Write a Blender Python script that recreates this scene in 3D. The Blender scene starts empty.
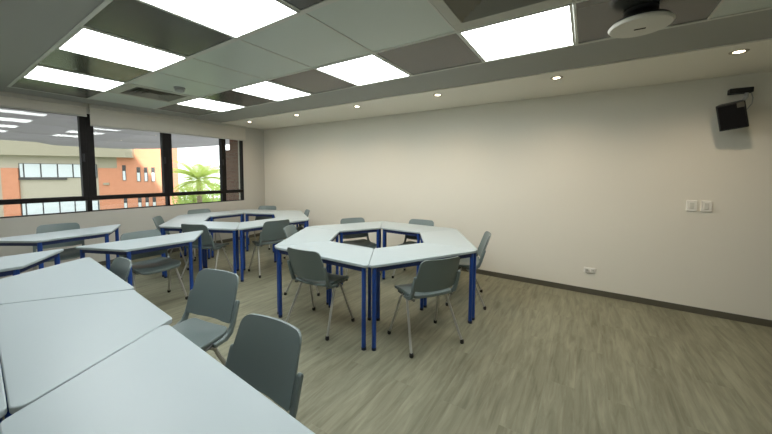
import bpy, bmesh, math, random
from mathutils import Vector, Matrix
random.seed(7)
SC = bpy.context.scene
COL = SC.collection
PI = math.pi
R = math.radians

# ------------------------------------------------------------------ materials
def new_mat(name):
    m = bpy.data.materials.new(name); m.use_nodes = True
    nt = m.node_tree
    for n in list(nt.nodes): nt.nodes.remove(n)
    out = nt.nodes.new('ShaderNodeOutputMaterial')
    return m, nt, out

def pbr(name, col, rough=.5, metal=0., spec=.5, noise=0., nscale=20., bump=0., bscale=200., trans=0.):
    m, nt, out = new_mat(name)
    b = nt.nodes.new('ShaderNodeBsdfPrincipled')
    b.inputs['Base Color'].default_value = (*col, 1)
    b.inputs['Roughness'].default_value = rough
    b.inputs['Metallic'].default_value = metal
    b.inputs['Specular IOR Level'].default_value = spec
    nt.links.new(b.outputs[0], out.inputs[0])
    tc = nt.nodes.new('ShaderNodeTexCoord')
    if noise:
        nz = nt.nodes.new('ShaderNodeTexNoise'); nz.inputs['Scale'].default_value = nscale
        nz.inputs['Detail'].default_value = 4
        nt.links.new(tc.outputs['Object'], nz.inputs['Vector'])
        mx = nt.nodes.new('ShaderNodeMix'); mx.data_type = 'RGBA'
        mx.inputs[6].default_value = (*[c*(1-noise) for c in col], 1)
        mx.inputs[7].default_value = (*[min(1, c*(1+noise)) for c in col], 1)
        nt.links.new(nz.outputs['Fac'], mx.inputs[0])
        nt.links.new(mx.outputs[2], b.inputs['Base Color'])
    if bump:
        nz = nt.nodes.new('ShaderNodeTexNoise'); nz.inputs['Scale'].default_value = bscale
        nt.links.new(tc.outputs['Object'], nz.inputs['Vector'])
        bp = nt.nodes.new('ShaderNodeBump'); bp.inputs['Strength'].default_value = bump
        bp.inputs['Distance'].default_value = .002
        nt.links.new(nz.outputs['Fac'], bp.inputs['Height'])
        nt.links.new(bp.outputs[0], b.inputs['Normal'])
    return m

def emit(name, col, s):
    m, nt, out = new_mat(name)
    e = nt.nodes.new('ShaderNodeEmission')
    e.inputs[0].default_value = (*col, 1); e.inputs[1].default_value = s
    nt.links.new(e.outputs[0], out.inputs[0])
    return m

def glass_mat():
    m, nt, out = new_mat('window_glass')
    t = nt.nodes.new('ShaderNodeBsdfTransparent'); t.inputs[0].default_value = (.93, .95, .94, 1)
    g = nt.nodes.new('ShaderNodeBsdfGlossy'); g.inputs['Roughness'].default_value = .01
    f = nt.nodes.new('ShaderNodeFresnel'); f.inputs[0].default_value = 1.6
    mx = nt.nodes.new('ShaderNodeMixShader')
    nt.links.new(f.outputs[0], mx.inputs[0]); nt.links.new(t.outputs[0], mx.inputs[1]); nt.links.new(g.outputs[0], mx.inputs[2])
    nt.links.new(mx.outputs[0], out.inputs[0])
    return m

def floor_mat():
    m, nt, out = new_mat('vinyl_plank_floor')
    L = nt.links.new
    b = nt.nodes.new('ShaderNodeBsdfPrincipled'); b.inputs['Roughness'].default_value = .58
    b.inputs['Specular IOR Level'].default_value = .22
    tc = nt.nodes.new('ShaderNodeTexCoord')
    rot = nt.nodes.new('ShaderNodeMapping'); rot.inputs['Rotation'].default_value = (0, 0, R(90))
    L(tc.outputs['Object'], rot.inputs['Vector'])
    br = nt.nodes.new('ShaderNodeTexBrick')
    br.inputs['Scale'].default_value = 1; br.inputs['Brick Width'].default_value = 1.22; br.inputs['Row Height'].default_value = .184
    br.inputs['Mortar Size'].default_value = .0015; br.inputs['Mortar Smooth'].default_value = .6
    br.inputs['Color1'].default_value = (.0, .0, .0, 1); br.inputs['Color2'].default_value = (1, 1, 1, 1); br.inputs['Mortar'].default_value = (.5, .5, .5, 1)
    L(rot.outputs[0], br.inputs['Vector'])
    # each plank shifts its grain
    sx = nt.nodes.new('ShaderNodeVectorMath'); sx.operation = 'MULTIPLY_ADD'
    sx.inputs[1].default_value = (3.1, 5.3, 0); L(br.outputs['Color'], sx.inputs[0]); L(tc.outputs['Object'], sx.inputs[2])
    mp = nt.nodes.new('ShaderNodeMapping'); mp.inputs['Scale'].default_value = (24, 2.6, 1); L(sx.outputs[0], mp.inputs['Vector'])
    n1 = nt.nodes.new('ShaderNodeTexNoise'); n1.inputs['Scale'].default_value = 1; n1.inputs['Detail'].default_value = 6; n1.inputs['Roughness'].default_value = .62
    n1.inputs['Distortion'].default_value = .6
    L(mp.outputs[0], n1.inputs['Vector'])
    mp2 = nt.nodes.new('ShaderNodeMapping'); mp2.inputs['Scale'].default_value = (5, .8, 1); L(sx.outputs[0], mp2.inputs['Vector'])
    n2 = nt.nodes.new('ShaderNodeTexNoise'); n2.inputs['Scale'].default_value = 1; n2.inputs['Detail'].default_value = 3
    L(mp2.outputs[0], n2.inputs['Vector'])
    a = nt.nodes.new('ShaderNodeMath'); a.operation = 'MULTIPLY_ADD'; a.inputs[1].default_value = .65; L(n1.outputs['Fac'], a.inputs[0])
    c = nt.nodes.new('ShaderNodeMath'); c.operation = 'MULTIPLY'; c.inputs[1].default_value = .35; L(n2.outputs['Fac'], c.inputs[0]); L(c.outputs[0], a.inputs[2])
    rp = nt.nodes.new('ShaderNodeValToRGB')
    rp.color_ramp.elements[0].position = .34; rp.color_ramp.elements[0].color = (*FLOOR_DARK, 1)
    rp.color_ramp.elements[1].position = .66; rp.color_ramp.elements[1].color = (*FLOOR_LIGHT, 1)
    L(a.outputs[0], rp.inputs[0])
    mx = nt.nodes.new('ShaderNodeMix'); mx.data_type = 'RGBA'; mx.blend_type = 'MULTIPLY'; mx.inputs[0].default_value = 1
    tone = nt.nodes.new('ShaderNodeMapRange'); tone.inputs[3].default_value = .97; tone.inputs[4].default_value = 1.03
    L(br.outputs['Color'], tone.inputs[0])
    L(rp.outputs[0], mx.inputs[6]); L(tone.outputs[0], mx.inputs[7])
    L(mx.outputs[2], b.inputs['Base Color'])
    L(b.outputs[0], out.inputs[0])
    return m

def brick_mat(name, c1, c2, mortar, rot=(R(90), 0, 0), w=.24, h=.08):
    m, nt, out = new_mat(name)
    L = nt.links.new
    b = nt.nodes.new('ShaderNodeBsdfPrincipled'); b.inputs['Roughness'].default_value = .85
    tc = nt.nodes.new('ShaderNodeTexCoord')
    mp = nt.nodes.new('ShaderNodeMapping'); mp.inputs['Rotation'].default_value = rot
    L(tc.outputs['Object'], mp.inputs['Vector'])
    br = nt.nodes.new('ShaderNodeTexBrick'); br.inputs['Scale'].default_value = 1
    br.inputs['Brick Width'].default_value = w; br.inputs['Row Height'].default_value = h; br.inputs['Mortar Size'].default_value = .007
    br.inputs['Color1'].default_value = (*c1, 1); br.inputs['Color2'].default_value = (*c2, 1); br.inputs['Mortar'].default_value = (*mortar, 1)
    L(mp.outputs[0], br.inputs['Vector']); L(br.outputs['Color'], b.inputs['Base Color']); L(b.outputs[0], out.inputs[0])
    return m

def leaf_mat(name, col):
    m, nt, out = new_mat(name)
    d = nt.nodes.new('ShaderNodeBsdfDiffuse'); d.inputs[0].default_value = (*col, 1)
    t = nt.nodes.new('ShaderNodeBsdfTranslucent'); t.inputs[0].default_value = (*col, 1)
    mx = nt.nodes.new('ShaderNodeMixShader'); mx.inputs[0].default_value = .5
    nt.links.new(d.outputs[0], mx.inputs[1]); nt.links.new(t.outputs[0], mx.inputs[2]); nt.links.new(mx.outputs[0], out.inputs[0])
    return m

FLOOR_DARK = (.138, .131, .086); FLOOR_LIGHT = (.268, .264, .186)
M = dict(
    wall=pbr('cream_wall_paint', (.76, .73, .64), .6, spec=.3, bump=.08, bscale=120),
    wallw=pbr('window_wall_paint', (.52, .50, .445), .6, spec=.3),  # wall colour darkened to stand in for the dimmer window side
    wallnear=pbr('white_wall_paint', (.86, .86, .83), .6, spec=.3),  # unseen near wall, made whiter to throw more light back into the room
    soffit=pbr('cream_soffit_paint', (.86, .83, .74), .7, spec=.2),
    gypsum=pbr('grey_ceiling_paint', (.36, .365, .335), .7, spec=.25),
    tile_grey=pbr('grey_metal_tile', (.53, .59, .54), .32, spec=.5),
    tile_dark=pbr('dark_metal_tile', (.052, .055, .052), .24, spec=.6),
    tbar=pbr('ceiling_tee_bar', (.60, .61, .56), .5),
    diffuser=emit('light_panel_diffuser', (.95, 1.0, .99), 6.5),
    down=emit('downlight_lamp', (1, .86, .62), 9),
    downtrim=pbr('downlight_trim', (.5, .45, .36), .35, metal=.6),
    floor=floor_mat(),
    base=pbr('baseboard_vinyl', (.095, .088, .065), .5),
    frame=pbr('black_window_frame', (.010, .008, .007), .6, spec=.2),
    glass=glass_mat(),
    blind=pbr('roller_blind_fabric', (.62, .58, .50), .8),
    headbox=pbr('blind_headbox', (.52, .50, .44), .5),
    top=pbr('white_laminate', (.385, .445, .465), .36, spec=.5),
    blue=pbr('blue_metal', (.010, .055, .27), .42, spec=.5),
    navy=pbr('navy_frame_metal', (.012, .026, .10), .5),
    glide=pbr('table_glide', (.01, .02, .05), .6),
    chair=pbr('grey_polypropylene', (.150, .190, .187), .36, spec=.45, bump=.15, bscale=400),
    steel=pbr('satin_leg_metal', (.46, .45, .41), .38, metal=.55),
    under=pbr('seat_frame_metal', (.16, .165, .16), .5, metal=.3),
    rubber=pbr('black_rubber', (.008, .008, .008), .6),
    black=pbr('black_plastic', (.008, .008, .009), .5),
    mesh=pbr('speaker_mesh', (.004, .004, .005), .8, spec=.2),
    badge=pbr('speaker_badge', (.07, .065, .05), .6),
    slot=pbr('dark_slot', (.02, .02, .02), .8),
    white=pbr('white_plastic', (.66, .65, .58), .45),
    plate=pbr('wall_plate_plastic', (.82, .80, .74), .4),
    greyplastic=pbr('grey_plastic', (.40, .41, .40), .5),
    grille=pbr('grille_paint', (.50, .50, .44), .5),
    louver=pbr('louver_paint', (.26, .25, .21), .6),
    beige=pbr('beige_concrete', (.46, .42, .34), .85, noise=.05, nscale=3),
    beigeband=pbr('beige_band', (.36, .33, .25), .85),
    brick=brick_mat('orange_brick', (.66, .275, .16), (.60, .24, .135), (.55, .30, .20)),
    pier=brick_mat('red_brick', (.17, .07, .05), (.13, .05, .035), (.15, .10, .08)),
    shade=pbr('white_window_shade', (.66, .72, .76), .6),
    dframe=pbr('dark_window_trim', (.05, .05, .055), .6),
    awning=leaf_mat('awning_fabric', (.52, .50, .53)),
    concrete=pbr('plain_concrete', (.30, .29, .27), .9),
    ground=pbr('garden_ground', (.14, .18, .08), .95, noise=.3, nscale=2),
    palm=leaf_mat('palm_leaf', (.52, .62, .17)),
    bush=leaf_mat('bush_leaf', (.40, .52, .15)),
    bush2=leaf_mat('deep_bush_leaf', (.30, .44, .12)),
    bark=pbr('bark', (.20, .15, .10), .9),
)

# ------------------------------------------------------------------ mesh helpers
def box(bm, x0, x1, y0, y1, z0, z1, mat=None):
    vs = [bm.verts.new(p) for p in ((x0,y0,z0),(x1,y0,z0),(x1,y1,z0),(x0,y1,z0),(x0,y0,z1),(x1,y0,z1),(x1,y1,z1),(x0,y1,z1))]
    if mat is not None:
        for v in vs: v.co = mat @ v.co
    for f in ((3,2,1,0),(4,5,6,7),(0,1,5,4),(1,2,6,5),(2,3,7,6),(3,0,4,7)):
        bm.faces.new([vs[i] for i in f])
    return vs

def prism(bm, pts, z0, z1):
    b = [bm.verts.new((x, y, z0)) for x, y in pts]; t = [bm.verts.new((x, y, z1)) for x, y in pts]
    n = len(pts)
    bm.faces.new(b[::-1]); bm.faces.new(t)
    for i in range(n): bm.faces.new((b[i], b[(i+1)%n], t[(i+1)%n], t[i]))

def tube(bm, pts, r, n=10, r2=None):
    pts = [Vector(p) for p in pts]
    rings = []; up = None
    for i, p in enumerate(pts):
        d = (pts[min(i+1, len(pts)-1)] - pts[max(i-1, 0)]).normalized()
        if up is None:
            a = Vector((1, 0, 0)) if abs(d.x) < .8 else Vector((0, 1, 0))
            up = (a - d*a.dot(d)).normalized()
        else: up = (up - d*up.dot(d)).normalized()
        s = d.cross(up)
        rr = r if r2 is None else r + (r2-r)*i/(len(pts)-1)
        rings.append([bm.verts.new(p + rr*(math.cos(2*PI*k/n)*up + math.sin(2*PI*k/n)*s)) for k in range(n)])
    for a, b in zip(rings, rings[1:]):
        for k in range(n): bm.faces.new((a[k], a[(k+1)%n], b[(k+1)%n], b[k]))
    bm.faces.new(rings[0][::-1]); bm.faces.new(rings[-1])

def lathe(bm, prof, n=28, c=(0, 0, 0), mat=None):
    rings = []
    for r, z in prof:
        if r < 1e-6: rings.append([bm.verts.new((c[0], c[1], c[2]+z))])
        else: rings.append([bm.verts.new((c[0]+r*math.cos(2*PI*k/n), c[1]+r*math.sin(2*PI*k/n), c[2]+z)) for k in range(n)])
    for a, b in zip(rings, rings[1:]):
        for k in range(n):
            if len(a) == 1 and len(b) == 1: continue
            if len(a) == 1: bm.faces.new((a[0], b[(k+1)%n], b[k]))
            elif len(b) == 1: bm.faces.new((a[k], a[(k+1)%n], b[0]))
            else: bm.faces.new((a[k], a[(k+1)%n], b[(k+1)%n], b[k]))

def rounded(pts, rad, seg=5):
    out = []; n = len(pts)
    for i in range(n):
        p = Vector(pts[i]); a = (Vector(pts[i-1])-p).normalized(); b = (Vector(pts[(i+1)%n])-p).normalized()
        rr = rad[i] if isinstance(rad, (list, tuple)) else rad
        ang = a.angle(b); d = rr/math.tan(ang/2)
        c = p + (a+b).normalized()*rr/math.sin(ang/2)
        s = p + a*d - c; e = p + b*d - c
        a0 = math.atan2(s.y, s.x); da = math.atan2(e.y, e.x)-a0
        while da > PI: da -= 2*PI
        while da < -PI: da += 2*PI
        for k in range(seg+1): out.append((c.x+rr*math.cos(a0+da*k/seg), c.y+rr*math.sin(a0+da*k/seg)))
    return out

def dense(pts, step=.03):
    out = []
    for i, p in enumerate(pts):
        q = pts[(i+1) % len(pts)]; n = max(1, round(math.dist(p, q)/step))
        out += [(p[0]+(q[0]-p[0])*k/n, p[1]+(q[1]-p[1])*k/n) for k in range(n)]
    return out

def shell(bm, outline, F, rings=(1, .96, .85, .65, .4, .2), ctr=(0, 0)):
    """a moulded sheet: outline in 2-D, F(a, b, side) gives the 3-D point on either face"""
    outline = dense(outline); n = len(outline); sides = []
    for s in (0, 1):
        R_ = [[bm.verts.new(F(ctr[0]+(a-ctr[0])*f, ctr[1]+(b-ctr[1])*f, s, f)) for a, b in outline] for f in rings]
        cv = bm.verts.new(F(ctr[0], ctr[1], s, 0))
        for A, B in zip(R_, R_[1:]):
            for k in range(n): bm.faces.new((A[k], A[(k+1)%n], B[(k+1)%n], B[k]))
        for k in range(n): bm.faces.new((R_[-1][k], R_[-1][(k+1)%n], cv))
        sides.append(R_[0])
    for k in range(n): bm.faces.new((sides[0][k], sides[1][k], sides[1][(k+1)%n], sides[0][(k+1)%n]))

def obj(name, bm, mat, parent=None, smooth=True, bevel=0, matrix=None):
    bmesh.ops.recalc_face_normals(bm, faces=bm.faces)
    me = bpy.data.meshes.new(name); bm.to_mesh(me); bm.free()
    if matrix is not None: me.transform(matrix)
    me.materials.append(mat)
    o = bpy.data.objects.new(name, me); COL.objects.link(o)
    if smooth:
        for p in me.polygons: p.use_smooth = True
        me.set_sharp_from_angle(angle=R(35))
    if bevel:
        b = o.modifiers.new('bevel', 'BEVEL'); b.width = bevel; b.segments = 2; b.limit_method = 'ANGLE'
    if parent: o.parent = parent
    return o

def tag(o, label=None, cat=None, group=None, kind=None):
    if label: o['label'] = label
    if cat: o['category'] = cat
    if group: o['group'] = group
    if kind: o['kind'] = kind
    return o

def empty(name, loc=(0, 0, 0), rz=0):
    o = bpy.data.objects.new(name, None); COL.objects.link(o)
    o.location = loc; o.rotation_euler = (0, 0, rz); o.empty_display_size = .1
    return o

def struct(name, bm, mat, label=None, bevel=0, smooth=False):
    o = obj(name, bm, mat, None, smooth, bevel); o['kind'] = 'structure'
    o['label'] = label or name.replace('_', ' '); o['category'] = name.split('_')[0]
    return o

def boxes(*bs):
    bm = bmesh.new()
    for b in bs: box(bm, *b)
    return bm

def copy_tree(o, parent=None):
    c = o.copy(); COL.objects.link(c)
    if parent: c.parent = parent
    for ch in o.children: copy_tree(ch, c)
    return c

# ------------------------------------------------------------------ room shell
CEIL = 2.480; YW = 4.551; XW = -6.291; XR = 4.0; YN = -1.25
struct('floor', boxes((XW-.2, XR+.2, YN-.2, YW+.2, -.2, 0)), M['floor'], 'grey brown wood grain vinyl floor')
struct('wall_long', boxes((XW-.2, XR+.2, YW, YW+.2, 0, 2.8)), M['wall'], 'long cream wall with switches and speaker')
struct('wall_right', boxes((XR, XR+.2, YN, YW, 0, 2.8)), M['wall'], 'plain cream end wall out of view')
struct('wall_near', boxes((XW-.2, XR+.2, YN-.2, YN, 0, 2.8)), M['wallnear'], 'plain cream wall behind the viewer')
ZS, ZT = .859, 2.34
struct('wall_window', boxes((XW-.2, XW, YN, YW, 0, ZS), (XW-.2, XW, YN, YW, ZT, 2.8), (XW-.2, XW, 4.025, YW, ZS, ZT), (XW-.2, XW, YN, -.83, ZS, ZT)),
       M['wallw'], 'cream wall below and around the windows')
GX0, GX1 = -5.785, 2.036; GY = (.688, 1.396, 2.174, 2.880)
struct('ceiling', boxes((XW, XR, YN, GY[0]-.012, CEIL, 2.8), (XW, GX0-.02, GY[0]-.012, 3.507, CEIL, 2.8), (GX1+.02, XR, GY[0]-.012, 3.507, CEIL, 2.8),
       (GX0-.02, GX1+.02, GY[3]+.02, 3.507, CEIL, 2.8), (GX0-.02, GX1+.02, GY[0]-.012, GY[3]+.02, CEIL+.03, 2.8)), M['gypsum'], 'plain grey painted ceiling around the tiled field')
struct('ceiling_soffit', boxes((XW, XR, 3.507, YW, CEIL-.012, 2.8)), M['soffit'], 'cream soffit strip with downlights along the long wall')
struct('baseboard_long', boxes((XW, XR, YW-.012, YW, 0, .067)), M['base'], 'dark baseboard along the long wall')
struct('baseboard_window', boxes((XW, XW+.012, YN, YW-.012, 0, .067)), M['base'], 'dark baseboard under the windows')

# ceiling tile field: 12 x 3 cells
xk = [-.097-.711*k for k in range(-3, 9)]           # right to left
cells = []
for i in range(11):
    for j in range(3):
        cells.append((xk[i+1], xk[i], GY[j], GY[j+1], i-3, j))
LIGHTS = {(6, 0), (4, 0), (2, 0), (0, 0), (6, 2), (4, 2), (2, 2), (0, 2)}
VENTS = {(6, 1), (0, 1)}
bd, bg = bmesh.new(), bmesh.new()
for x0, x1, y0, y1, k, j in cells:
    if (k, j) in LIGHTS or (k, j) in VENTS: continue
    dark = (j != 1 and k % 2 != 0) and not (k < -1)
    box(bd if dark else bg, x0+.006, x1-.006, y0+.006, y1-.006, CEIL-.001, CEIL+.02)
struct('ceiling_tiles_dark', bd, M['tile_dark'], 'dark grey metal ceiling tiles between the light panels')
struct('ceiling_tiles_grey', bg, M['tile_grey'], 'pale grey metal ceiling tiles of the middle row')
bm = bmesh.new()
for y, w in zip(GY, (.012, .020, .013, .014)): box(bm, GX0-.02, GX1+.02, y-w, y+w, CEIL-.006, CEIL+.02)
for x in xk:
    w = .013 if x > -6 else .02
    box(bm, x-w*.5, x+w*.5, GY[0], GY[3], CEIL-.005, CEIL+.02)
struct('ceiling_grid', bm, M['tbar'], 'pale tee bars of the ceiling grid')

# ceiling lights
def make_light():
    t = empty('ceiling_light')
    w, d = .328, .330
    bm = bmesh.new()
    for b in ((-w-.014, w+.014, -d-.014, -d), (-w-.014, w+.014, d, d+.014), (-w-.014, -w, -d, d), (w, w+.014, -d, d)): box(bm, *b, -.010, .012)
    obj('light_frame', bm, M['tbar'], t, False)
    obj('diffuser', boxes((-w, w, -d, d, -.006, .006)), M['diffuser'], t, False)
    return t
proto = make_light(); used = False
LL = {(6, 0): 'lit ceiling panel at the left end, the one closest to the window blind',
      (4, 0): 'lit ceiling panel on the left side, second out from the windows',
      (2, 0): 'large lit ceiling panel cut by the top of the photo left of centre',
      (0, 0): 'lit ceiling panel overhead, out of the photo above its top edge',
      (6, 2): 'small looking lit ceiling panel at the far window corner by the soffit',
      (4, 2): 'lit ceiling panel beside the soffit, second from the window corner',
      (2, 2): 'lit ceiling panel beside the soffit, third from the window corner',
      (0, 2): 'big lit ceiling panel beside the soffit, left of the white disc'}
for x0, x1, y0, y1, k, j in cells:
    if (k, j) not in LIGHTS: continue
    o = proto if not used else copy_tree(proto); used = True
    o.location = ((x0+x1)/2, 1.042 if j == 0 else 2.522, CEIL)
    tag(o, LL[(k, j)], 'ceiling light', 'square light panels in the ceiling')

# four-way air diffusers
def make_vent():
    t = empty('air_vent')
    bm = bmesh.new()
    for b in ((-.345, .345, -.377, -.275), (-.345, .345, .275, .377), (-.345, -.275, -.275, .275), (.275, .345, -.275, .275)): box(bm, *b, -.012, .012)
    obj('vent_frame', bm, M['grille'], t, False, .003)
    for q in range(4):
        m = Matrix.Rotation(q*PI/2, 4, 'Z'); bm = bmesh.new()
        for i in range(5):
            a = .270-.05*i; b = a-.055
            vs = [bm.verts.new(m @ Vector(p)) for p in ((-a, a, -.012), (a, a, -.012), (b, b, .03), (-b, b, .03))]
            vs2 = [bm.verts.new(v.co + Vector((0, 0, .004))) for v in vs]
            bm.faces.new(vs); bm.faces.new(vs2[::-1])
            for e in range(4): bm.faces.new((vs[e], vs2[e], vs2[(e+1)%4], vs[(e+1)%4]))
        obj('louver', bm, M['louver'], t, False)
    obj('duct_backing', boxes((-.275, .275, -.275, .275, .028, .034)), M['slot'], t, False)
    return t
v0 = make_vent(); v1 = copy_tree(v0)
for o, k, lab in ((v0, 0, 'square louvred air vent at the top of the photo beside the big lit panel'), (v1, 6, 'square louvred air vent near the windows between the left panels and the soffit')):
    o.location = ((xk[k+3]+xk[k+4])/2, (GY[1]+GY[2])/2, CEIL+.003)
    tag(o, lab, 'air vent', 'ceiling air vents')

t = empty('smoke_detector', (-4.09, 1.81, CEIL))
tag(t, 'round smoke detector on a grey ceiling tile near the window vent', 'smoke detector')
bm = bmesh.new(); lathe(bm, [(0, 0), (.06, 0), (.06, -.018), (0, -.018)]); obj('detector_base', bm, M['greyplastic'], t)
bm = bmesh.new(); lathe(bm, [(0, -.018), (.045, -.018), (.052, -.03), (.045, -.05), (.02, -.058), (0, -.058)]); obj('sensor_head', bm, M['greyplastic'], t)

# downlights
def make_down():
    t = empty('downlight')
    bm = bmesh.new(); lathe(bm, [(.032, .006), (.036, -.004), (.055, -.005), (.058, 0), (.058, .006)]); obj('trim_ring', bm, M['downtrim'], t)
    bm = bmesh.new(); lathe(bm, [(0, -.003), (.031, -.003), (.031, .004), (0, .004)]); obj('lamp', bm, M['down'], t)
    return t
d0 = make_down()
DL = ['downlight in the window corner, farthest from the speaker', 'downlight second from the window corner in the soffit', 'downlight third from the window corner in the soffit',
      'downlight fourth from the window corner in the soffit', 'downlight in the soffit just beneath the white disc', 'downlight in the soffit nearest the black wall speaker']
for i, x in enumerate((-5.56, -4.205, -2.887, -1.603, -.293, .984)):
    o = d0 if i == 0 else copy_tree(d0)
    o.location = (x, 3.705, CEIL-.012)
    tag(o, 'small warm round '+DL[i], 'downlight', 'recessed downlights along the long wall')
    l = bpy.data.lights.new('downlight_beam', 'SPOT'); l.energy = 18; l.color = (1, .80, .58); l.spot_size = R(150); l.spot_blend = 1; l.shadow_soft_size = .03
    lo = bpy.data.objects.new('downlight_beam', l); COL.objects.link(lo); lo.location = (x, 3.705, CEIL-.025)

# white disc on its mount
t = empty('ceiling_access_point', (.238, 2.50, CEIL))
tag(t, 'white round disc hanging from a black ceiling mount', 'ceiling device')
bm = bmesh.new(); lathe(bm, [(0, -.112), (.015, -.112), (.13, -.110), (.152, -.104), (.160, -.092), (.150, -.080), (.05, -.074), (0, -.074)], 48); obj('disc_cover', bm, M['white'], t)
bm = bmesh.new(); box(bm, -.028, .028, -.006, .006, -.1145, -.1115); obj('status_slot', bm, M['slot'], t, False)
bm = bmesh.new(); lathe(bm, [(0, 0), (.085, 0), (.085, -.018), (.07, -.028), (.022, -.030), (.022, -.075), (0, -.075)], 28); obj('mount', bm, M['black'], t)
bm = bmesh.new(); lathe(bm, [(0, -.062), (.14, -.066), (.15, -.080), (.05, -.076), (0, -.076)], 40); obj('back_plate', bm, M['black'], t)

# ------------------------------------------------------------------ windows
UP = [(.37, 1.405), (1.56, 2.48), (2.625, 3.545), (3.635, 4.0), (-.75, .21)]
LO = [(.33, 1.442), (1.499, 2.522), (2.564, 3.55), (3.62, 4.0), (-.79, .25)]
OUT = [(.29, 1.47), (1.47, 2.545), (2.545, 3.588), (3.588, 4.025), (-.83, .29)]
WL = ['left window bay showing the beige office facade', 'window bay with the orange brick building behind it', 'window bay with the palm tree behind it', 'narrow window bay at the corner with dark brick outside',
      'window bay beyond the left edge of the photo']  # last bay is out of view, added to let in daylight
for i in range(5):
    (a, b), (c, d), (p, q) = UP[i], LO[i], OUT[i]
    f = empty('window_%d' % (i+1), (XW-.06, (p+q)/2, ZS)); f['kind'] = 'structure'; f['label'] = WL[i]; f['category'] = 'window'
    y0 = (p+q)/2; x0, x1 = -.05, .05
    def fb(y0_, y1_, z0_, z1_, dx=0): return (x0+dx, x1+dx, y0_-y0, y1_-y0, z0_-ZS, z1_-ZS)
    bm = boxes(fb(p, q, 1.034, 1.099), fb(p, c, ZS, 1.034), fb(d, q, ZS, 1.034), fb(c, d, ZS, ZS+.012), fb(p, a, 1.099, ZT), fb(b, q, 1.099, ZT), fb(a, b, 2.30, ZT))
    obj('window_frame', bm, M['frame'], f, False, .003)
    obj('window_pane', boxes((-.012, -.006, a-y0, b-y0, 1.099-ZS, 2.30-ZS)), M['glass'], f, False)
    obj('window_pane', boxes((-.012, -.006, c-y0, d-y0, .012, 1.034-ZS)), M['glass'], f, False)
    if i in (0, 1, 2):
        obj('window_handle', boxes((.05, .066, b+.012-y0, b+.036-y0, 1.62-ZS, 1.74-ZS)), M['black'], f, False, .003)

def blind(y0, y1, zb, label):
    t = empty('roller_blind', (XW+.05, (y0+y1)/2, CEIL)); tag(t, label, 'blind', 'roller blinds over the windows')
    h = (y1-y0)/2
    obj('headbox', boxes((-.05, .035, -h, h, 2.427-CEIL, 0)), M['headbox'], t, False, .004)
    obj('blind_fabric', boxes((-.004, 0, -h+.01, h-.01, zb+.02-CEIL, 2.427-CEIL)), M['blind'], t, False)
    bm = bmesh.new(); tube(bm, [(-.002, -h+.01, zb+.012-CEIL), (-.002, h-.01, zb+.012-CEIL)], .012, 10); obj('bottom_rail', bm, M['headbox'], t)
    bm = bmesh.new(); tube(bm, [(-.022, -h+.012, 2.395-CEIL), (-.022, h-.012, 2.395-CEIL)], .024, 14); obj('blind_roll', bm, M['blind'], t)
blind(.2, 1.487, 2.286, 'cream roller blind rolled almost fully up at the left window bay')
blind(1.503, 4.065, 2.158, 'long cream roller blind lowered a hand lower, over the palm and brick views')
blind(-.84, .19, 2.286, 'cream roller blind beyond the left edge of the photo')

# ------------------------------------------------------------------ wall fittings
def switch(x, label):
    t = empty('light_switch', (x, YW, 1.155)); tag(t, label, 'light switch', 'wall switches')
    obj('cover_plate', boxes((-.041, .041, -.016, 0, -.056, .056)), M['plate'], t, False, .004)
    obj('rocker', boxes((-.018, .018, -.022, -.015, -.034, .034)), M['white'], t, False, .003)
switch(.952, 'white light switch plate on the long wall, the left of the pair')
switch(1.064, 'white light switch plate on the long wall, the right of the pair below the speaker')
t = empty('power_outlet', (.09, YW, .299)); tag(t, 'white wide double power outlet low on the long wall', 'power outlet')
obj('cover_plate', boxes((-.062, .062, -.016, 0, -.031, .031)), M['plate'], t, False, .004)
for sx in (-.03, .03):
    bm = bmesh.new(); box(bm, sx-.017, sx+.017, -.019, -.015, -.018, .018); s = obj('socket', bm, M['white'], t, False, .002)
    bm = bmesh.new(); box(bm, sx-.008, sx-.005, -.0205, -.018, -.006, .008); box(bm, sx+.005, sx+.008, -.0205, -.018, -.006, .008); obj('socket_slot', bm, M['slot'], s, False)

t = empty('wall_speaker', (1.235, YW, 2.30)); tag(t, 'black tilted loudspeaker on a swivel bracket high on the long wall', 'speaker')
obj('wall_bracket', boxes((-.085, .075, -.075, 0, -.022, .028)), M['black'], t, False, .006)
bm = bmesh.new(); tube(bm, [(.035, -.05, -.02), (.035, -.055, -.06), (.01, -.09, -.095), (-.03, -.11, -.14)], .014, 10); obj('swivel_arm', bm, M['greyplastic'], t)
Ms = Matrix.Translation((-.078, -.15, -.245)) @ Matrix.Rotation(R(-14), 4, 'Z') @ Matrix.Rotation(R(13), 4, 'X') @ Matrix.Rotation(R(-9), 4, 'Y') @ Matrix.Scale(1.3, 4)
bm = bmesh.new()
prism(bm, rounded([(-.075, -.07), (.075, -.07), (.055, .06), (-.055, .06)], .012, 3), -.095, .095)
sp = obj('speaker_body', bm, M['black'], t, True, .004, Ms)
bm = bmesh.new(); box(bm, -.064, .064, -.075, -.068, -.085, .085); obj('speaker_grille', bm, M['mesh'], sp, False, .002, Ms)
bm = bmesh.new(); box(bm, .03, .066, -.0765, -.071, .055, .092); obj('badge', bm, M['badge'], sp, False, 0, Ms)
bm = bmesh.new(); tube(bm, [(.07, -.02, -.01), (.085, -.03, -.07), (.075, -.05, -.13), (.03, -.07, -.20)], .004, 6); obj('speaker_cable', bm, M['greyplastic'], t)

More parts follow.
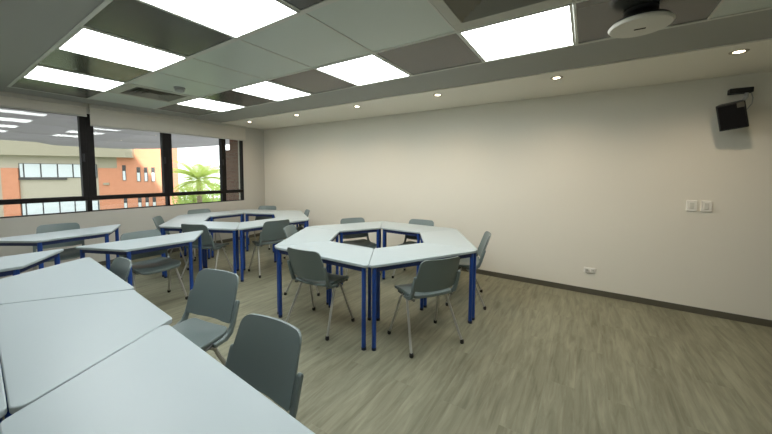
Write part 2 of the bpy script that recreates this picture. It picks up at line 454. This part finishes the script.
# ------------------------------------------------------------------ tables
S = 1.186; SH = .593; DEP = SH*math.sin(R(60)); TH = .73
def trap_legs(a, b):
    """leg spots: a = distance from the long and short sides, b = from the two slanted sides"""
    def X(y, side): 
        x = y/math.tan(R(60)) + b/math.sin(R(60))
        return x if side == 0 else S-x
    return [(X(a, 0), a), (X(a, 1), a), (X(DEP-a, 1), DEP-a), (X(DEP-a, 0), DEP-a)]
def trap(o=0.):
    """long side from (0,0) to (S,0), short side at +y; o = inset"""
    k = o*math.tan(R(30))**-1
    return [(o/math.tan(R(30)), o), (S-o/math.tan(R(30)), o), (S-SH/2-o*math.tan(R(30)), DEP-o), (SH/2+o*math.tan(R(30)), DEP-o)]
def make_table():
    t = empty('trapezoid_table')
    bm = bmesh.new(); g = .0005
    prism(bm, rounded(trap(g), [.026, .026, .026, .026], 5), TH-.024, TH)
    obj('tabletop', bm, M['top'], t, True, .004)
    P = trap_legs(.028, .042)
    bm = bmesh.new()
    for i in range(4):
        a = Vector((*P[i], TH-.044)); b = Vector((*P[(i+1)%4], TH-.044))
        d = (b-a).normalized(); n = Vector((-d.y, d.x, 0))*.011
        vs = []
        for z in (-.019, .019):
            for p in (a-n, b-n, b+n, a+n): vs.append(bm.verts.new(p+Vector((0, 0, z))))
        for f in ((3, 2, 1, 0), (4, 5, 6, 7), (0, 1, 5, 4), (1, 2, 6, 5), (2, 3, 7, 6), (3, 0, 4, 7)): bm.faces.new([vs[q] for q in f])
    obj('table_frame', bm, M['navy'], t, False)
    for x, y in P:
        bm = bmesh.new(); tube(bm, [(x, y, .02), (x, y, TH-.025)], .0185, 14); l = obj('leg', bm, M['blue'], t)
        bm = bmesh.new(); tube(bm, [(x, y, 0), (x, y, .024)], .020, 12); obj('glide', bm, M['glide'], l)
    return t
T0 = make_table(); first_table = [True]
def table(P, ang, label, group, sc=1.0):
    o = T0 if first_table[0] else copy_tree(T0); first_table[0] = False
    o.location = (P[0], P[1], 0); o.rotation_euler = (0, 0, ang); o.scale = (sc, sc, 1)
    tag(o, label, 'table', group)
def ring(cx, cy, rot, labels, group):
    for k in range(6):
        a0 = R(rot-120+60*k); a1 = a0+R(60)
        P = (cx+1.1886*math.cos(a0), cy+1.1886*math.sin(a0)); Q = (cx+1.1886*math.cos(a1), cy+1.1886*math.sin(a1))
        table(P, math.atan2(Q[1]-P[1], Q[0]-P[0]), labels[k], group)
ring(-2.028, 3.007, .395, ['white trapezoid table, front left part of the mid room ring', 'white trapezoid table, front right part of the mid room ring', 'white trapezoid table, right part of the mid room ring',
     'white trapezoid table, back right part of the mid room ring by the wall', 'white trapezoid table, back left part of the mid room ring', 'white trapezoid table, left part of the mid room ring'], 'tables of the hexagon ring in mid room')
ring(-4.777, 3.007, 24.855, ['white trapezoid table, front left part of the far ring by the windows', 'white trapezoid table, front right part of the far ring', 'white trapezoid table, right part of the far ring toward the long wall',
     'white trapezoid table, back right part of the far ring, in the room corner', 'white trapezoid table, back left part of the far ring, under the palm window', 'white trapezoid table, left part of the far ring, under the brick view'], 'tables of the hexagon ring by the windows')
def table_pq(P, Q, label, group, sc=1.05):
    table(P, math.atan2(Q[1]-P[1], Q[0]-P[0]), label, group, sc)
GF = 'tables pushed together in the left foreground'
table_pq((-2.372, .752), (-3.615, .820), 'white trapezoid table, farthest of three joined in the left foreground', GF)
table_pq((-2.722, .206), (-1.45, .126), 'white trapezoid table, middle of three joined in the left foreground', GF, 1.075)
table_pq((-.466, .592), (-1.709, .657), 'white trapezoid table nearest us, filling the bottom left corner', GF)
table_pq((-1.462, .1253), (-2.705, .2035), 'white trapezoid table showing only a sliver at the bottom left edge', GF)
GM = 'tables standing between the foreground and the windows'
table_pq((-4.085, 2.037), (-4.203, .833), 'white trapezoid table between the foreground tables and the far ring', GM, 1.02)
table_pq((-4.194, .787), (-4.27, -.40), 'white trapezoid table cut by the left edge, behind the foreground tables', GM)
table_pq((-5.515, 1.612), (-5.414, .323), 'white trapezoid table at far left under the windows, chair behind it', GM, 1.09)

# ------------------------------------------------------------------ chairs
KS = Matrix.Scale(.96, 4)
def make_chair():
    t = empty('classroom_chair')
    # seat: origin on the floor under the seat, +y is the front
    ol = rounded([(-.195, -.165), (.195, -.165), (.232, .25), (-.232, .25)], [.06, .06, .085, .085], 7)
    def F(x, y, s, f):
        z = .474 + .010*(abs(x)/.22)**2 - .012*math.exp(-(x*x+(y-.02)**2)/.02)
        if y > .12: z -= .030*((y-.12)/.13)**2
        if y < -.06: z += .016*((-.06-y)/.10)**2
        if s: z -= .026 + .010*(1-f)
        return Vector((x, y, z))
    bm = bmesh.new(); shell(bm, ol, F); obj('seat', bm, M['chair'], t, True, .006, KS)
    # backrest, leaning well back
    ob = rounded([(-.222, .535), (-.12, .520), (.12, .520), (.222, .535), (.198, .825), (-.198, .825)], [.022, .05, .05, .022, .05, .05], 6)
    def G(x, z, s, f):
        h = (z-.52)/.305
        y = -.172 - .098*h + .036*(x/.2)**2 - (.013 if s else 0)
        return Vector((x, y, z))
    bm = bmesh.new(); shell(bm, ob, G, rings=(1, .97, .9, .78, .64, .48, .32, .16), ctr=(0, .67)); obj('backrest', bm, M['chair'], t, True, 0, KS)
    for s in (-1, 1):
        bm = bmesh.new()
        prof = [(-.01, .436), (-.10, .440), (-.146, .470), (-.170, .53), (-.210, .664), (-.199, .678), (-.184, .670), (-.140, .535), (-.112, .487), (-.075, .468), (-.01, .462)]
        a = [bm.verts.new((s*.213, y, z)) for y, z in prof]; b = [bm.verts.new((s*.240, y, z)) for y, z in prof]
        bm.faces.new(a); bm.faces.new(b[::-1]); n = len(prof)
        for i in range(n): bm.faces.new((a[i], b[i], b[(i+1)%n], a[(i+1)%n]))
        obj('side_bracket', bm, M['chair'], t, True, .007, KS)
    # under-seat frame
    bm = bmesh.new()
    for s in (-1, 1): tube(bm, [(s*.198, -.13, .445), (s*.198, .15, .432)], .011, 10)
    for y, z in ((-.02, .438), (.07, .434)): tube(bm, [(-.198, y, z), (.198, y, z)], .010, 10)
    obj('seat_frame', bm, M['under'], t, matrix=KS)
    for sx in (-1, 1):
        for sy in (-1, 1):
            top = Vector((sx*.205, .025+sy*.045, .436)); ft = Vector((sx*.265, sy*.21, .018))
            mid = top.lerp(ft, .06)
            bm = bmesh.new(); tube(bm, [top + Vector((-sx*.01, -sy*.02, .004)), mid + Vector((sx*.002, 0, .004)), top.lerp(ft, .14), ft], .0118, 10); l = obj('leg', bm, M['steel'], t, matrix=KS)
            bm = bmesh.new(); lathe(bm, [(0, 0), (.015, 0), (.018, .008), (.017, .03), (.012, .036), (0, .036)], 12, (ft.x, ft.y, 0)); obj('rubber_foot', bm, M['rubber'], l, matrix=KS)
    return t
C0 = make_chair(); first_chair = [True]
def chair(x, y, facing, label, group):
    """x, y: floor point under the seat; facing: compass of the sitter's look, degrees"""
    o = C0 if first_chair[0] else copy_tree(C0); first_chair[0] = False
    o.location = (x, y, 0); o.rotation_euler = (0, 0, R(facing-90))
    tag(o, label, 'chair', group)
def chair_back(x, y, facing, label, group):
    """x, y: where the top of the backrest stands"""
    a = R(facing); chair(x+.257*math.cos(a), y+.257*math.sin(a), facing, label, group)
G1 = 'chairs round the ring in mid room'; G2 = 'chairs round the far ring'; G3 = 'chairs at the foreground tables'; G4 = 'chairs behind the left tables'
chair(-1.146, 2.455, 148.2, 'grey chair seen from behind at the front right side of the mid room ring', G1)
chair(-2.119, 2.128, 94.5, 'grey chair seen from behind at the front left side of the mid room ring', G1)
chair(-1.135, 3.536, 199.7, 'grey chair seen side on at the right end of the mid room ring', G1)
chair_back(-2.0, 4.14, -85, 'grey chair between the mid room ring and the long wall, the right of two', G1)
chair_back(-2.955, 3.66, -30, 'grey chair behind the mid room ring, the left of the two far ones', G1)
chair_back(-3.15, 2.60, 31, 'grey chair wedged on the left side of the mid room ring, showing its edge', G1)
chair_back(-4.29, 1.985, 113, 'grey chair seen from behind at the front left of the far ring', G2)
chair_back(-3.65, 2.85, 167, 'grey chair seen from behind at the front right of the far ring', G2)
chair_back(-4.21, 3.97, 235, 'grey chair at the long wall end of the far ring, mostly hidden', G2)
chair_back(-5.43, 4.005, -65, 'grey chair in the room corner behind the far ring', G2)
chair_back(-5.935, 2.87, -5, 'grey chair under the palm window behind the far ring', G2)
chair_back(-5.42, 1.99, 55, 'grey chair at the left corner of the far ring, showing its edge', G2)
chair_back(-1.175, .895, -86, 'grey chair nearest us, its back against the bottom left table', G3)
chair_back(-2.08, 1.15, -80, 'grey chair with its seat visible beside the middle foreground table', G3)
chair_back(-2.95, .885, -93, 'grey chair beside the farthest foreground table, only its back top showing', G3)
chair(-4.0, 1.42, 3, 'grey chair tucked behind the table between foreground and far ring', G4)
chair_back(-5.72, 1.02, -12, 'grey chair under the windows behind the far left table', G4)

# ------------------------------------------------------------------ outside
# own building: slab, unseen storeys shaped to shadow the facade opposite, and the brick fin beside the windows
struct('wall_upper_storeys', boxes((XW-.25, 11, -14, 5.2, 2.8, 14.58), (XW-.25, 11, -14, 1.2, 14.58, 24)), M['concrete'], 'upper storeys of the own building, above the room')
struct('wall_lower_storey', boxes((XW-.2, 11, -14, 5.2, -3.6, -.2)), M['concrete'], 'storey below the classroom')
bm = boxes((-7.24, XW-.2, 4.15, 4.5, -3.6, 2.0), (-7.03, XW-.2, 4.15, 4.5, 2.0, 2.85))
struct('wall_brick_fin', bm, M['pier'], 'dark red brick fin wall outside the corner window')
bm = bmesh.new(); box(bm, -60, XW-.2, -40, 60, -3.8, -3.6)
struct('ground', bm, M['ground'], 'planted ground one storey below')

# awning of hanging fabric folds
t = empty('fabric_awning', (XW-.2, 2.5, 2.8)); tag(t, 'grey pleated fabric awning outside above the windows', 'awning')
bm = bmesh.new(); NX, NY = 60, 40; y_a, y_b = -4.5, 7.4; grid = []
for i in range(NX+1):
    row = []
    u = i/NX; x = -.1 - 5.2*u
    for j in range(NY+1):
        w = j/NY; y = y_a + (y_b-y_a)*w
        edge = 2.19 + .42*max(0, (y-3.2)/3.5)**1.6 + (.06 if y < 2 else .0)
        z = 2.83*(1-u) + edge*u - .10*abs(math.sin(PI*u*5))**.8
        row.append(bm.verts.new((x, y-2.5, z-2.8)))
    grid.append(row)
for i in range(NX):
    for j in range(NY): bm.faces.new((grid[i][j], grid[i+1][j], grid[i+1][j+1], grid[i][j+1]))
o = obj('awning_fabric', bm, M['awning'], t)
md = o.modifiers.new('thick', 'SOLIDIFY'); md.thickness = .01
for y in (-2.4, 2.6, 7.3):
    bm = bmesh.new(); box(bm, -5.35, 0, y-.04-2.5, y+.04-2.5, .06, .14); obj('awning_rail', bm, M['greyplastic'], t, False)
for y in (-2.4, 7.3):
    bm = bmesh.new(); box(bm, -5.35, -5.27, y-.04-2.5, y+.04-2.5, -6.5, .06); obj('awning_post', bm, M['greyplastic'], t, False)

# opposite building: local u along the facade, -v outward (towards us), z up
ANG = R(57.975)
ob_ = empty('brick_building', (-39.61, 4.077, -.09), ANG)
tag(ob_, 'orange brick and beige office building across the garden', 'building')
def part(name, mat, *bs, parent=None):
    return obj(name, boxes(*bs), mat, parent or ob_, False)
part('beige_wall', M['beige'], (-7, 6.0, 0, 5, -3.6, 2.9))
part('brick_wall', M['brick'], (7.36, 11.15, 0, 6, -3.6, 7.5), (5.95, 7.36, .02, 6, -3.6, 1.87))
part('brick_column', M['brick'], (-.05, .93, -.16, 0, -3.6, 1.80))
part('brick_column', M['brick'], (-6.5, -1.2, -.16, 0, -3.6, 1.80))
part('fascia', M['beigeband'], (-7, 8.68, -.7, 0, 2.84, 4.25), (-7, 8.68, 0, 5, 2.9, 4.25))
part('beige_panel', M['beigeband'], (5.95, 7.36, .0, 2, 1.87, 2.84))
def bwin(u0, u1, z0, z1, mull, top=None):
    f = part('window', M['dframe'], (u0, u1, -.05, .06, z0, z1))
    prev = u0+.03
    edges = [u0+.02]+mull+[u1-.02]
    bs = []
    for a, b in zip(edges, edges[1:]): bs.append((a+.05, b-.05, -.075, -.05, z0+.05, z1-.04))
    obj('pane', boxes(*bs), M['shade'], f, False)
bwin(.95, 5.95, 1.0, 2.2, [1.25, 2.29, 3.34, 4.34, 5.3])
part('window_ledge', M['dframe'], (.9, 3.9, -.14, 0, .84, .97))
bwin(.95, 5.95, -2.6, -1.02, [1.25, 2.29, 3.34, 4.34, 5.3])
def slit(u0, u1, z0, z1):
    f = part('slit_window', M['dframe'], (u0, u1, -.04, .04, z0, z1))
    obj('pane', boxes((u0+.03, u1-.03, -.06, -.04, z0+.03, z0+(z1-z0)*.62)), M['shade'], f, False)
slit(7.74, 7.99, .75, 2.15)
for u in (8.80, 9.36, 9.92):
    slit(u, u+.27, .65, 1.98); slit(u, u+.27, -2.1, -.85)
slit(7.74, 7.99, -2.1, -.85)
part('vent_hood', M['beigeband'], (6.35, 6.75, -.1, .02, .35, .55))

sun = bpy.data.lights.new('sun', 'SUN'); sun.energy = 5; sun.angle = R(.6); sun.color = (1, .95, .86)
so = bpy.data.objects.new('sun', sun); COL.objects.link(so)
so.rotation_euler = Vector((-4.6, 1.0, -1.86)).to_track_quat('-Z', 'Y').to_euler(); so.location = (20, -5, 20)

# palm
def frond_mesh():
    bm = bmesh.new(); n = 16; pts = []
    for i in range(n+1):
        s = i/n; pts.append(Vector((1.75*s, 0, .62*s - 1.05*s*s)))
    tube(bm, pts, .022, 5, .004)
    for i in range(2, n):
        p = pts[i]; d = (pts[i+1]-pts[i-1]).normalized(); L = .52*math.sin(PI*(.12+.82*i/n))+.08
        for s in (-1, 1):
            dirv = (d*.75 + Vector((0, s, -.35))).normalized()
            a = p; b = p + dirv*L; w = d*.035
            vs = [bm.verts.new(q) for q in (a-w, a+w, p+dirv*L*.6+w*.8+Vector((0, 0, .01)), b, p+dirv*L*.6-w*.8)]
            bm.faces.new(vs)
    return bm
px, py = -20.98, 10.2
t = empty('palm_tree', (px, py, -3.6)); tag(t, 'pale green palm tree standing in the garden beyond the third window bay', 'palm tree')
bm = bmesh.new(); tube(bm, [(0, 0, 0), (.05, .02, 1.5), (0, .05, 3.2), (-.03, .03, 4.55)], .19, 10, .13); obj('trunk', bm, M['bark'], t)
f0 = obj('frond', frond_mesh(), M['palm'], t, False)
for i in range(34):
    o = f0 if i == 0 else f0.copy()
    if i: COL.objects.link(o); o.parent = t
    el = random.uniform(-.35, 1.15)
    o.location = (-.03, .03, 4.5+.1*el); o.rotation_euler = (0, -el, 2*PI*i*.382+random.uniform(-.2, .2)); sc = random.uniform(.85, 1.1); o.scale = (sc, sc, sc)

def leafy_tree(name, x, y, h, rx, rz, mat, label, n=900):
    t = empty(name, (x, y, -3.6)); tag(t, label, 'tree', 'trees behind the palm')
    bm = bmesh.new(); tube(bm, [(0, 0, 0), (.1, 0, h*.4), (0, .1, h*.8)], .14, 8, .05); obj('trunk', bm, M['bark'], t)
    bm = bmesh.new()
    for i in range(n):
        while True:
            q = Vector((random.uniform(-1, 1), random.uniform(-1, 1), random.uniform(-1, 1)))
            if .35 < q.length < 1: break
        q *= 1 + .18*math.sin(q.x*7)*math.cos(q.y*6+q.z*5)
        c = Vector((q.x*rx, q.y*rx, h-rz+q.z*rz)); s = random.uniform(.10, .20)
        a = Vector((random.gauss(0, 1), random.gauss(0, 1), random.gauss(0, 1))).normalized(); b = a.orthogonal().normalized()
        bm.faces.new([bm.verts.new(c+v) for v in (-a*s, b*s*.45, a*s, -b*s*.45)])
    obj('foliage', bm, mat, t, False)
leafy_tree('leafy_tree', -24.2, 11.3, 4.0, 1.2, 1.3, M['bush'], 'bright leafy tree behind the palm, left of its trunk')
leafy_tree('leafy_tree', -22.8, 13.9, 4.2, 1.5, 1.5, M['bush2'], 'bright leafy tree behind the palm, right of its trunk')
leafy_tree('leafy_tree', -28.4, 15.0, 4.4, 2.0, 1.6, M['bush2'], 'leafy tree farthest behind the palm')

# ------------------------------------------------------------------ sky, camera, view
w = bpy.data.worlds.new('sky'); SC.world = w; w.use_nodes = True
bg_ = w.node_tree.nodes['Background']; bg_.inputs[0].default_value = (.95, .97, 1, 1); bg_.inputs[1].default_value = 1.7

cam = bpy.data.cameras.new('camera'); co = bpy.data.objects.new('camera', cam); COL.objects.link(co)
cam.sensor_width = 36; cam.lens = 308.994/772*36
cam.shift_x = (386-381.521)/772; cam.shift_y = -(217-194.057)/772
cam.clip_start = .02; cam.clip_end = 300
yaw, pitch, roll = R(33.393), R(-3.855), R(.367)
fw = Vector((-math.sin(yaw)*math.cos(pitch), math.cos(yaw)*math.cos(pitch), math.sin(pitch)))
rt = Vector((math.cos(yaw), math.sin(yaw), 0)); up = rt.cross(fw)
rt2 = math.cos(roll)*rt + math.sin(roll)*up; up2 = -math.sin(roll)*rt + math.cos(roll)*up
mw = Matrix((rt2, up2, -fw)).transposed().to_4x4(); mw.translation = (0, 0, 1.476)
co.matrix_world = mw
SC.camera = co
SC.view_settings.view_transform = 'Standard'; SC.view_settings.look = 'None'
SC.view_settings.exposure = .95; SC.view_settings.gamma = 1; SC.view_settings.use_curve_mapping = False
